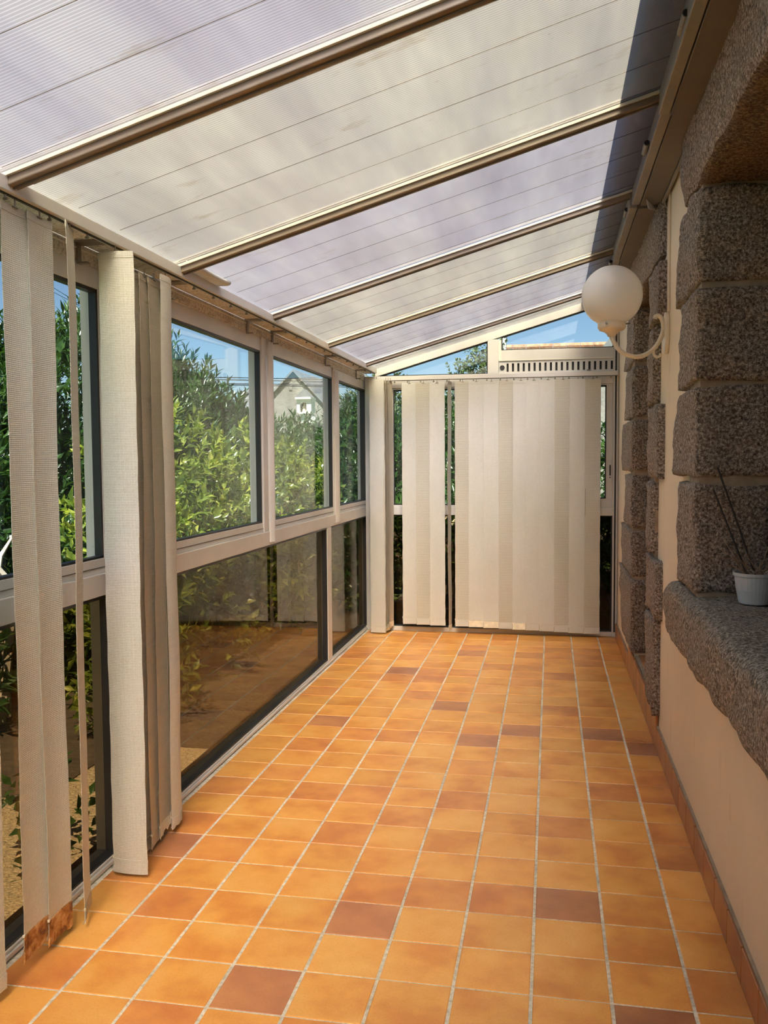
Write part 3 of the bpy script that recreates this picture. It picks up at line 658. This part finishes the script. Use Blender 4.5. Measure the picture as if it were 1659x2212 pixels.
# loose folded strip lying on the left rail
fs = B(); prof = [(-1.395, 2.189), (-1.352, 2.189), (-1.340, 2.193), (-1.336, 2.201), (-1.340, 2.209), (-1.352, 2.213), (-1.372, 2.212)]
inn = [(-1.372, 2.2105), (-1.352, 2.2115), (-1.341, 2.208), (-1.338, 2.201), (-1.341, 2.1945), (-1.352, 2.1905), (-1.395, 2.1905)]
pts = prof+inn; nseg = 8; v = []
for k in range(nseg+1):
    y = -.08+.40*k/nseg; v += [(x+.03*(k/nseg), y, z+.004*math.sin(k*.7)-(.0)) for x, z in pts]
n_ = len(pts); f = [(k*n_+i, k*n_+(i+1) % n_, (k+1)*n_+(i+1) % n_, (k+1)*n_+i) for k in range(nseg) for i in range(n_)]+[tuple(range(n_))[::-1], tuple(range(nseg*n_, nseg*n_+n_))]
tag(B().add(v, f).go('folded_fabric', 'fab', smooth=True), 'rolled piece of cream blind fabric lying on the left headrail under the roof', 'fabric')

# ------------------------------------------------------------ pot on the sill
PC = (.715, -.235, .947)
pt = empty('flower_pot', PC, 'white plastic flower pot with dead stems on the granite sill', 'flower pot')
B().lathe([(.046, 0), (.050, .004), (.058, .045), (.0585, .047), (.062, .075), (.0625, .078), (.064, .092), (.068, .094), (.069, .105), (.0655, .105), (.062, .09), (.055, .03), (.02, .028)], PC, 32).go('pot', 'pot', pt, smooth=False)
B().lathe([(.058, .080), (.058, .088), (.03, .092), (.001, .091)], PC, 20).go('soil', 'compost', pt)
for a, b in (((.008, .015, .085), (-.118, .03, .455)), ((-.022, -.01, .085), (-.132, .02, .380))):
    B().tube([Vector(PC)+Vector(a), Vector(PC)+Vector(b)], .0032, 6).go('support_stick', 'black', pt)
tw = B()
for k in range(26):
    a = random.uniform(0, 6.28); p0 = Vector(PC)+Vector((random.uniform(-.03, .03), random.uniform(-.03, .03), .088)); l = random.uniform(.04, .16)
    d = Vector((math.cos(a)*.7, math.sin(a)*.4, random.uniform(.1, 1))).normalized(); p1 = p0+d*l*.5+Vector((0, 0, .01)); p2 = p1+(d+Vector((random.uniform(-.6, .6), random.uniform(-.6, .6), random.uniform(-.9, .3)))).normalized()*l*.5
    tw.tube([p0, p1, p2], [.0022, .0016, .0009], 5)
tw.go('dead_stems', 'twig', pt)
# ball of orange lint on the floor near the skirting
lb = B()
for k in range(10):
    c = Vector((.50+random.uniform(-.05, .045), 1.20+random.uniform(-.04, .04), .003)); p = [c+Vector((.022*math.cos(t*1.1+k)+random.uniform(-.01, .01), .022*math.sin(t*1.3+k*2), .001+.002*random.random())) for t in range(6)]
    lb.tube(cat(p, 3), .0009, 4)
tag(lb.go('lint_tangle', 'lint'), 'tangle of pale orange threads on the tiles by the skirting', 'lint')

# ------------------------------------------------------------ garden
gr = B().box(-60, 30, -30, 90, -.22, -.10).go('ground', 'grass'); gr['kind'] = 'structure'
gv = B().box(-2.9, -1.63, -6, 1.2, -.10, -.085).go('gravel_bed', 'gravel'); gv['kind'] = 'structure'
sb = B().box(-6.5, -2.2, .2, 16, -.10, -.078).box(-2.2, -1.63, 1.0, 6, -.10, -.079).box(-1.6, 2.5, 4.4, 9, -.10, -.078).go('planting_bed', 'soil'); sb['kind'] = 'structure'
bx(-1.63, -1.57, YF, YB+.1, -.10, 0).go('plinth', 'soil')['kind'] = 'structure'
pb_ = B(); octa = [(1, 0, 0), (-1, 0, 0), (0, 1, 0), (0, -1, 0), (0, 0, .6)]
for k in range(5200):
    x = random.uniform(-2.75, -1.73); y = random.uniform(-1.6, 1.9); r = random.uniform(.003, .009); a = random.uniform(0, 3)
    pb_.add([(x+r*(p[0]*math.cos(a)-p[1]*math.sin(a))*random.uniform(.6, 1.2), y+r*(p[0]*math.sin(a)+p[1]*math.cos(a)), -.085+r*p[2]) for p in octa], [(0, 2, 4), (2, 1, 4), (1, 3, 4), (3, 0, 4)])
po = pb_.go('pebbles', 'gravel', gv); po['kind'] = 'stuff'

def leaf_arrays(P, D, Nn, L, Wd):
    """P base, D direction, Nn normal -> folded pointed leaves, 5 verts 4 tris"""
    S = np.cross(D, Nn); S /= np.linalg.norm(S, axis=1, keepdims=True)+1e-9; Nn = np.cross(S, D)
    L = L[:, None]; Wd = Wd[:, None]
    mid = P+D*L*.5-Nn*L*.02; l = P+D*L*.45+S*Wd*.5+Nn*Wd*.18; r = P+D*L*.45-S*Wd*.5+Nn*Wd*.18; tip = P+D*L-Nn*L*.14
    V = np.stack([P, l, tip, r, mid], 1).reshape(-1, 3); k = np.arange(len(P))[:, None]*5
    Fc = np.concatenate([k+np.array([[0, 1, 4]]), k+np.array([[1, 2, 4]]), k+np.array([[2, 3, 4]]), k+np.array([[3, 0, 4]])], 1).reshape(-1, 3)
    return V, Fc
def leaf_obj(name, V, Fc, mat, parent, kind='stuff'):
    c = V.mean(0); me = bpy.data.meshes.new(name); me.vertices.add(len(V)); me.vertices.foreach_set('co', (V-c).astype(np.float32).ravel())
    me.loops.add(len(Fc)*3); me.loops.foreach_set('vertex_index', Fc.astype(np.int32).ravel()); me.polygons.add(len(Fc))
    me.polygons.foreach_set('loop_start', np.arange(0, len(Fc)*3, 3, dtype=np.int32)); me.update(calc_edges=True); me.materials.append(M_[mat])
    o = link(name, me, tuple(c), parent)
    if kind: o['kind'] = kind
    return o
def unit(a): return a/(np.linalg.norm(a, axis=1, keepdims=True)+1e-9)
def shoots(lobes, n, per, L, Wd, shell=.35, up=.6, face=None, zmin=-.05, wob=.12, zpow=1, spread=.85):
    PP = []; DD = []
    vol = np.array([l[1][0]*l[1][1]+l[1][1]*l[1][2]+l[1][0]*l[1][2] for l in lobes]); cnt = (n*vol/vol.sum()).astype(int)
    for (c, r), m in zip(lobes, cnt):
        u = unit(RNG.normal(size=(m*2, 3)))
        if face is not None: u = u[(u@np.array(face)) > -.35][:m]
        rad = 1-shell*RNG.random(len(u))**1.6; nz = np.sin(u[:, 0]*9+c[1])*np.cos(u[:, 2]*8+c[0])*np.sin(u[:, 1]*7)*wob
        p = np.array(c)+u*(rad+nz)[:, None]*np.array(r); PP.append(p); DD.append(unit(u+np.array([0, 0, up])+RNG.normal(size=u.shape)*.35))
    P = np.concatenate(PP); D = np.concatenate(DD); k = P[:, 2] > zmin; P, D = P[k], D[k]
    ref = np.tile([.13, .2, .97], (len(P), 1)); A = unit(np.cross(D, ref)); Bv = np.cross(D, A)
    o = []; 
    for q in range(per):
        a = q*2.4+RNG.random(len(P))*.8; t = (q/per); out = A*np.cos(a)[:, None]+Bv*np.sin(a)[:, None]
        d = unit(out*(spread*(1-.5*t))+D*(.45+.7*t)+RNG.normal(size=P.shape)*.12); pos = P+D*(L*1.5*t)
        nn = unit(D*1.0-out*.2+np.array([0, 0, .5])+RNG.normal(size=P.shape)*.2); s = RNG.uniform(.7, 1.15, len(P))
        o.append((pos, d, nn, L*s, Wd*s*RNG.uniform(.8, 1.15, len(P))))
    return [np.concatenate([x[i] for x in o]) for i in range(5)]
def stems(parent, base, tips, r, mat='bark', name='stem'):
    for tp in tips:
        m = (Vector(base)+Vector(tp))*.5+Vector((random.uniform(-.1, .1), random.uniform(-.1, .1), 0))
        B().tube(cat([Vector(base)+Vector((random.uniform(-.05, .05), random.uniform(-.05, .05), 0)), m, tp], 4), [r]*3+[r*.8]*3+[r*.5]*3, 6).go(name, mat, parent)
def shrub(name, label, cat_, lobes, n, per, L, Wd, mat, singles=0, group=None, r=.03, dense=True, **k):
    c = np.mean([l[0] for l in lobes], 0); t = empty(name, (c[0], c[1], -.08), label, cat_, group)
    a = shoots(lobes, n, per, L, Wd, **k)
    if singles:     # nearest leaves become parts of their own
        dist = np.linalg.norm(a[0]-np.array(CAMPOS), axis=1)+RNG.random(len(a[0]))*.8; od = np.argsort(dist)[:singles]
        for i in od:
            V, Fc = leaf_arrays(*[x[i:i+1] for x in a]); leaf_obj('leaf', V, Fc, mat, t, None)
        kp = np.ones(len(a[0]), bool); kp[od] = False; a = [x[kp] for x in a]
    V, Fc = leaf_arrays(*a); leaf_obj('foliage', V, Fc, mat, t)
    if dense:
        lb2 = [(l[0], tuple(x*.86 for x in l[1])) for l in lobes]
        a = shoots(lb2, n//3, 5, L*1.25, Wd*2.0, **k); V, Fc = leaf_arrays(*a); leaf_obj('inner_foliage', V, Fc, mat, t)
    tips = [tuple(np.array(l[0])+np.array([RNG.uniform(-.4, .4)*l[1][0], RNG.uniform(-.4, .4)*l[1][1], .2*l[1][2]])) for l in lobes for _ in range(2)]
    stems(t, (c[0], c[1], -.09), tips, r)
    return t
shrub('laurel_shrub', 'tall dark laurel with upright glossy shoots behind the first clear window', 'shrub',
      [((-4.5, 4.7, 1.25), (.95, 1.5, 1.62)), ((-4.4, 6.4, 1.1), (.9, 1.4, 1.55)), ((-4.6, 3.3, .95), (.8, .8, 1.55)), ((-4.3, 7.5, .9), (.8, 1.0, 1.35))], 4200, 9, .125, .034, 'laurel', face=(.75, -.6, .25), up=.9, spread=.7)
shrub('laurel_hedge', 'lower clipped laurel hedge running on towards the stone house', 'hedge',
      [((-4.3, 9.3, .7), (.8, 1.4, 1.35)), ((-4.4, 11.5, .75), (.8, 1.5, 1.35)), ((-4.6, 14, .8), (.9, 1.8, 1.4))], 2200, 8, .12, .034, 'laurel', face=(.75, -.6, .25), up=.7)
shrub('laurel_shrub', 'low leafy laurel seen past the left photo edge beside the stained slats', 'shrub',
      [((-4.2, 1.6, .6), (.9, 1.0, 1.25)), ((-4.6, 2.7, .8), (.8, .7, 1.3)), ((-3.6, .9, .2), (.6, .6, .7))], 1500, 9, .115, .036, 'laurel', face=(.75, -.6, .25), up=.7)
shrub('camellia_bush', 'sunlit yellow-green broad-leaved bush close behind the first clear window', 'bush',
      [((-2.85, 3.0, .95), (.50, .95, .80)), ((-2.8, 2.2, .55), (.45, .5, .75)), ((-2.75, 3.8, .6), (.45, .7, .85))], 560, 8, .105, .046, 'camellia', singles=290, face=(.75, -.6, .2), up=.35, spread=1.0, r=.014, dense=False)
shrub('camellia_bush', 'yellow-green bush behind the middle window below the white niche', 'bush',
      [((-2.9, 5.1, .85), (.5, .9, .85)), ((-2.9, 6.4, .75), (.5, .9, .8))], 520, 8, .100, .044, 'camellia', singles=120, face=(.75, -.6, .2), up=.35, spread=1.0, r=.014, dense=False)
shrub('camellia_bush', 'sparse low branches with glossy leaves against the dark lower pane', 'bush',
      [((-2.35, 2.75, .32), (.30, .75, .42)), ((-2.3, 3.9, .45), (.25, .5, .5)), ((-2.3, 4.9, .4), (.25, .5, .5))], 95, 7, .085, .042, 'camellia', singles=240, up=.4, spread=1.0, r=.008, dense=False)
shrub('laurel_shrub', 'dense shaded laurel mass low down behind the bright bush', 'shrub',
      [((-3.6, 2.6, .25), (.5, 1.2, .7)), ((-3.5, 4.6, .25), (.5, 1.4, .7)), ((-3.5, 7, .25), (.5, 1.6, .7))], 1300, 8, .11, .040, 'laurel', face=(.75, -.6, .25), up=.4)
shrub('young_shrub', 'small sparse shrub outside the lower pane between the left slat bunches', 'shrub', [((-2.35, 1.35, .25), (.30, .35, .55))], 45, 7, .08, .036, 'camellia', singles=140, up=.5, spread=1.0, r=.008, dense=False)
shrub('young_shrub', 'seedling with drooping dark leaves on the gravel at the far left', 'shrub', [((-1.85, -.35, .10), (.16, .14, .20))], 9, 6, .07, .036, 'laurel', singles=54, up=.5, spread=1.0, r=.004, dense=False)
shrub('conifer', 'rounded dark conifer behind the window nearest the corner', 'tree', [((-4.35, 17.5, 1.45), (.8, .8, 1.75)), ((-3.5, 17.2, 1.25), (.7, .7, 1.6))], 2200, 7, .10, .022, 'conifer', face=(.4, -.9, .2), up=.9)
shrub('laurel_hedge', 'leafy laurel hedge filling the garden behind the back blind', 'hedge',
      [((-2.2, 7.6, .75), (.9, .8, 1.35)), ((-.9, 7.9, .75), (.9, .8, 1.4)), ((.4, 7.9, .6), (.9, .8, 1.2)), ((1.5, 7.6, .5), (.8, .8, 1.3))], 2600, 9, .11, .036, 'laurel', face=(0, -.9, .3), up=.7)
shrub('oak_tree', 'loose grey-green tree top showing through the gable triangle', 'tree',
      [((-1.0, 11.5, 2.25), (.65, .5, 1.1)), ((-1.75, 11.2, 1.7), (.35, .4, .85)), ((-2.2, 11.5, 1.75), (.3, .3, .85)), ((-.55, 11.8, 2.0), (.5, .5, 1.1)), ((-2.7, 11, 2.0), (.5, .5, 1.0))], 1500, 6, .075, .045, 'oak', shell=.7, up=.3, wob=.3, spread=1.0, r=.05)
shrub('laurel_shrub', 'dark undergrowth pressed against the tinted panes of the back wall', 'shrub',
      [((-1.3, 5.3, .35), (.7, .45, .65)), ((0, 5.3, .35), (.8, .45, .65)), ((1.1, 5.3, .35), (.8, .45, .7))], 900, 8, .11, .040, 'laurel', face=(0, -.9, .3), up=.4)
# dead bleached stump beyond the leftmost slat
ds = B()
for k in range(14):
    p = Vector((-3.2+random.uniform(-.15, .15), 1.35+random.uniform(-.15, .15), .75)); ds.tube(cat([p+Vector((0, 0, -.85)), p+Vector((random.uniform(-.1, .1), random.uniform(-.1, .1), .0)), p+Vector((random.uniform(-.3, .3), random.uniform(-.3, .3), .25))], 3), [.03, .03, .025, .02, .015, .01, .006], 6)
tag(ds.go('dead_stump', 'dead'), 'bleached dead stump of thin stems at the left photo edge', 'stump')

# stone house far behind the hedge (seen in the middle left window)
def px(x, y, Y):
    d = F+R*((x-829.5)/1902.4)-U*((y-1106)/1902.4); C = Vector(CAMPOS); return C+d*((Y-C.y)/d.y)
hs = empty('stone_house', tuple(px(640, 900, 41))[:2]+(-.1,), 'far stone house with grey gable behind the hedge, middle left window', 'house')
a = px(635, 803, 41); e1 = px(700, 872, 41); e0 = px(575, 868, 41)
B().prism([(e0.x, -.1), (e1.x, -.1), (e1.x, e1.z), (a.x, a.z), (e0.x, e0.z)], 1, 41, 47).go('wall', 'stonewall', hs)
for p, q in ((a, e0), (a, e1)):
    dd = (q-p).normalized(); B().hexa([(p.x, 40.8, p.z), (q.x+dd.x*.2, 40.8, q.z+dd.z*.2), (q.x+dd.x*.2, 47.2, q.z+dd.z*.2), (p.x, 47.2, p.z), (p.x, 40.8, p.z+.12), (q.x+dd.x*.2, 40.8, q.z+dd.z*.2+.12), (q.x+dd.x*.2, 47.2, q.z+dd.z*.2+.12), (p.x, 47.2, p.z+.12)]).go('roof', 'slate', hs)
w0 = px(627, 838, 40.98); wi = B().box(w0.x-.06, w0.x+.1, 40.94, 41.0, w0.z-.1, w0.z+.1).go('window', 'niche', hs)
hs2 = empty('stone_house', tuple(px(560, 900, 44))[:2]+(-.1,), 'long far house with a low grey roof left of the gabled one', 'house')
p0 = px(505, 824, 44); p1 = px(580, 819, 44); B().box(p0.x, p1.x, 44, 50, -.1, p0.z-1.6).go('wall', 'stonewall', hs2)
B().hexa([(p0.x, 43.6, p0.z-1.7), (p1.x, 43.6, p0.z-1.7), (p1.x, 47, p0.z-.1), (p0.x, 47, p0.z-.1), (p0.x, 43.6, p0.z-1.55), (p1.x, 43.6, p0.z-1.55), (p1.x, 47, p0.z+.05), (p0.x, 47, p0.z+.05)]).go('roof', 'slate', hs2)
# white niche with statue
n0 = px(656, 880, 37); S_ = 1/ (1902.4/ (F.dot(Vector((n0.x-CAMPOS[0], n0.y-CAMPOS[1], n0.z-CAMPOS[2])))))  # metres per pixel there
nx_, nz_ = n0.x, px(656, 905, 37).z
ni = empty('niche_shrine', (nx_, 37, -.1), 'small white shrine with an arched niche and pale statue, middle left window', 'shrine')
P_ = lambda x, y: (nx_+(x-656)*S_, nz_+(905-y)*S_)
ax_, bx_ = P_(642, 890)[0], P_(674, 890)[0]; zt_, zb_ = P_(0, 863)[1], P_(0, 891)[1]
B().prism([P_(650, 891), P_(671, 891), P_(679, 912), (P_(679, 0)[0], -.1), (P_(646, 0)[0], -.1), P_(646, 912)], 1, 37.0, 37.5).go('pillar', 'render', ni)
ar = B(); cx_ = P_(656, 0)[0]; rn = 7.5*S_; za = P_(0, 876)[1]
ar.box(ax_, cx_-rn, 36.9, 37.6, zb_, zt_).box(cx_+rn, bx_, 36.9, 37.6, zb_, zt_).box(cx_-rn, cx_+rn, 37.35, 37.6, zb_, zt_)
for k in range(8):
    t0, t1 = math.pi*k/8, math.pi*(k+1)/8; ar.prism([(cx_+rn*math.cos(t0), za+rn*math.sin(t0)), (cx_+rn*math.cos(t0), zt_), (cx_+rn*math.cos(t1), zt_), (cx_+rn*math.cos(t1), za+rn*math.sin(t1))], 1, 36.9, 37.6)
ar.go('niche_body', 'render', ni)
bx(cx_-rn-.01, cx_+rn+.01, 37.33, 37.345, zb_, zt_-.02).go('niche_back', 'niche', ni)
bx(ax_-2*S_, bx_+1*S_, 36.75, 37.7, zt_, zt_+4*S_).go('cornice', 'render', ni)
bx(ax_+4*S_, bx_-1*S_, 36.8, 37.0, zb_-3*S_, zb_).go('ledge', 'render', ni)
c0, c1, c2 = P_(640, 859), P_(674, 859), P_(657, 841); B().prism([c0, c1, c2], 1, 36.85, 37.6).go('cap_roof', 'slate', ni)
B().lathe([(.09, 0), (.11, .03), (.085, .12), (.075, .2), (.085, .27), (.05, .31), (.03, .32), (.045, .35), (.048, .38), (.03, .42), (.002, .43)], (cx_, 37.1, zb_), 14).go('statue', 'statue', ni, smooth=True)
# slate-roofed neighbour behind the gable
nb = empty('neighbour_house', (2.5, 21, -.1), 'slate-roofed neighbouring house with red ridge tiles beyond the gable glazing', 'house')
q0 = px(1080, 762, 22); q1 = px(1318, 757, 22)
B().box(q0.x, q1.x+2, 20, 27, -.1, 2.4).go('wall', 'render', nb)
zr = px(1200, 752, 22).z
B().hexa([(q0.x, 19.6, 2.3), (q1.x+2, 19.6, 2.3), (q1.x+2, 22, zr), (q0.x, 22, zr), (q0.x, 19.6, 2.45), (q1.x+2, 19.6, 2.45), (q1.x+2, 22, zr+.05), (q0.x, 22, zr+.05)]).go('roof', 'slate', nb)
x = q0.x
while x < q1.x+2:
    B().tube([(x, 22, zr+.05), (x+.36, 22, zr+.05)], .085, 8).go('ridge_tile', 'ridge', nb); x += .37
ch = px(1086, 722, 21); B().box(ch.x-.09, ch.x+.09, 20.8, 21.2, 2.6, ch.z-.08).go('chimney', 'render', nb)
bx(ch.x-.11, ch.x+.11, 20.78, 21.22, ch.z-.08, ch.z+.03).go('chimney_cap', 'slate', nb)
d0 = px(1318, 735, 19); B().prism([(d0.x-.35, d0.z-.42), (d0.x+1.6, d0.z-.42), (d0.x+1.6, d0.z+1.0), (d0.x+.9, d0.z+.9), (d0.x, d0.z+.02)], 1, 18, 18.4).go('dormer', 'slate', nb)
wh = px(1306, 860, 12); tag(B().box(wh.x-.35, wh.x+1.2, 12, 14, -.1, wh.z+.45).go('white_outbuilding', 'stonewall'), 'white wall of an outbuilding seen right of the back blind', 'building')
# utility pole hidden behind the left blind bunch, and its wires
pt_ = px(300, 700, 12)
up_ = B().tube([(pt_.x, 12, -.15), (pt_.x, 12, pt_.z)], [.10, .07], 10); tag(up_.go('utility_pole', 'bark'), 'wooden utility pole behind the left bunch of blind slats', 'pole')
for i, y_ in enumerate((812, 817, 825, 828)):
    tag(B().tube([px(300, y_, 12), px(1010, y_+13, 42)], .011, 5).go('overhead_wire', 'gask'), '%s of the four overhead wires crossing the stone house' % ('topmost', 'second highest', 'third highest', 'lowest')[i], 'wire', 'overhead wires')
for i, (a, b) in enumerate((((100, 612), (300, 736)), ((110, 628), (300, 728)))):
    tag(B().tube([px(*a, 9), px(*b, 12)], .004, 5).go('overhead_wire', 'gask'), '%s wire slanting over the laurel behind the far left window' % ('steeper', 'flatter')[i], 'wire')
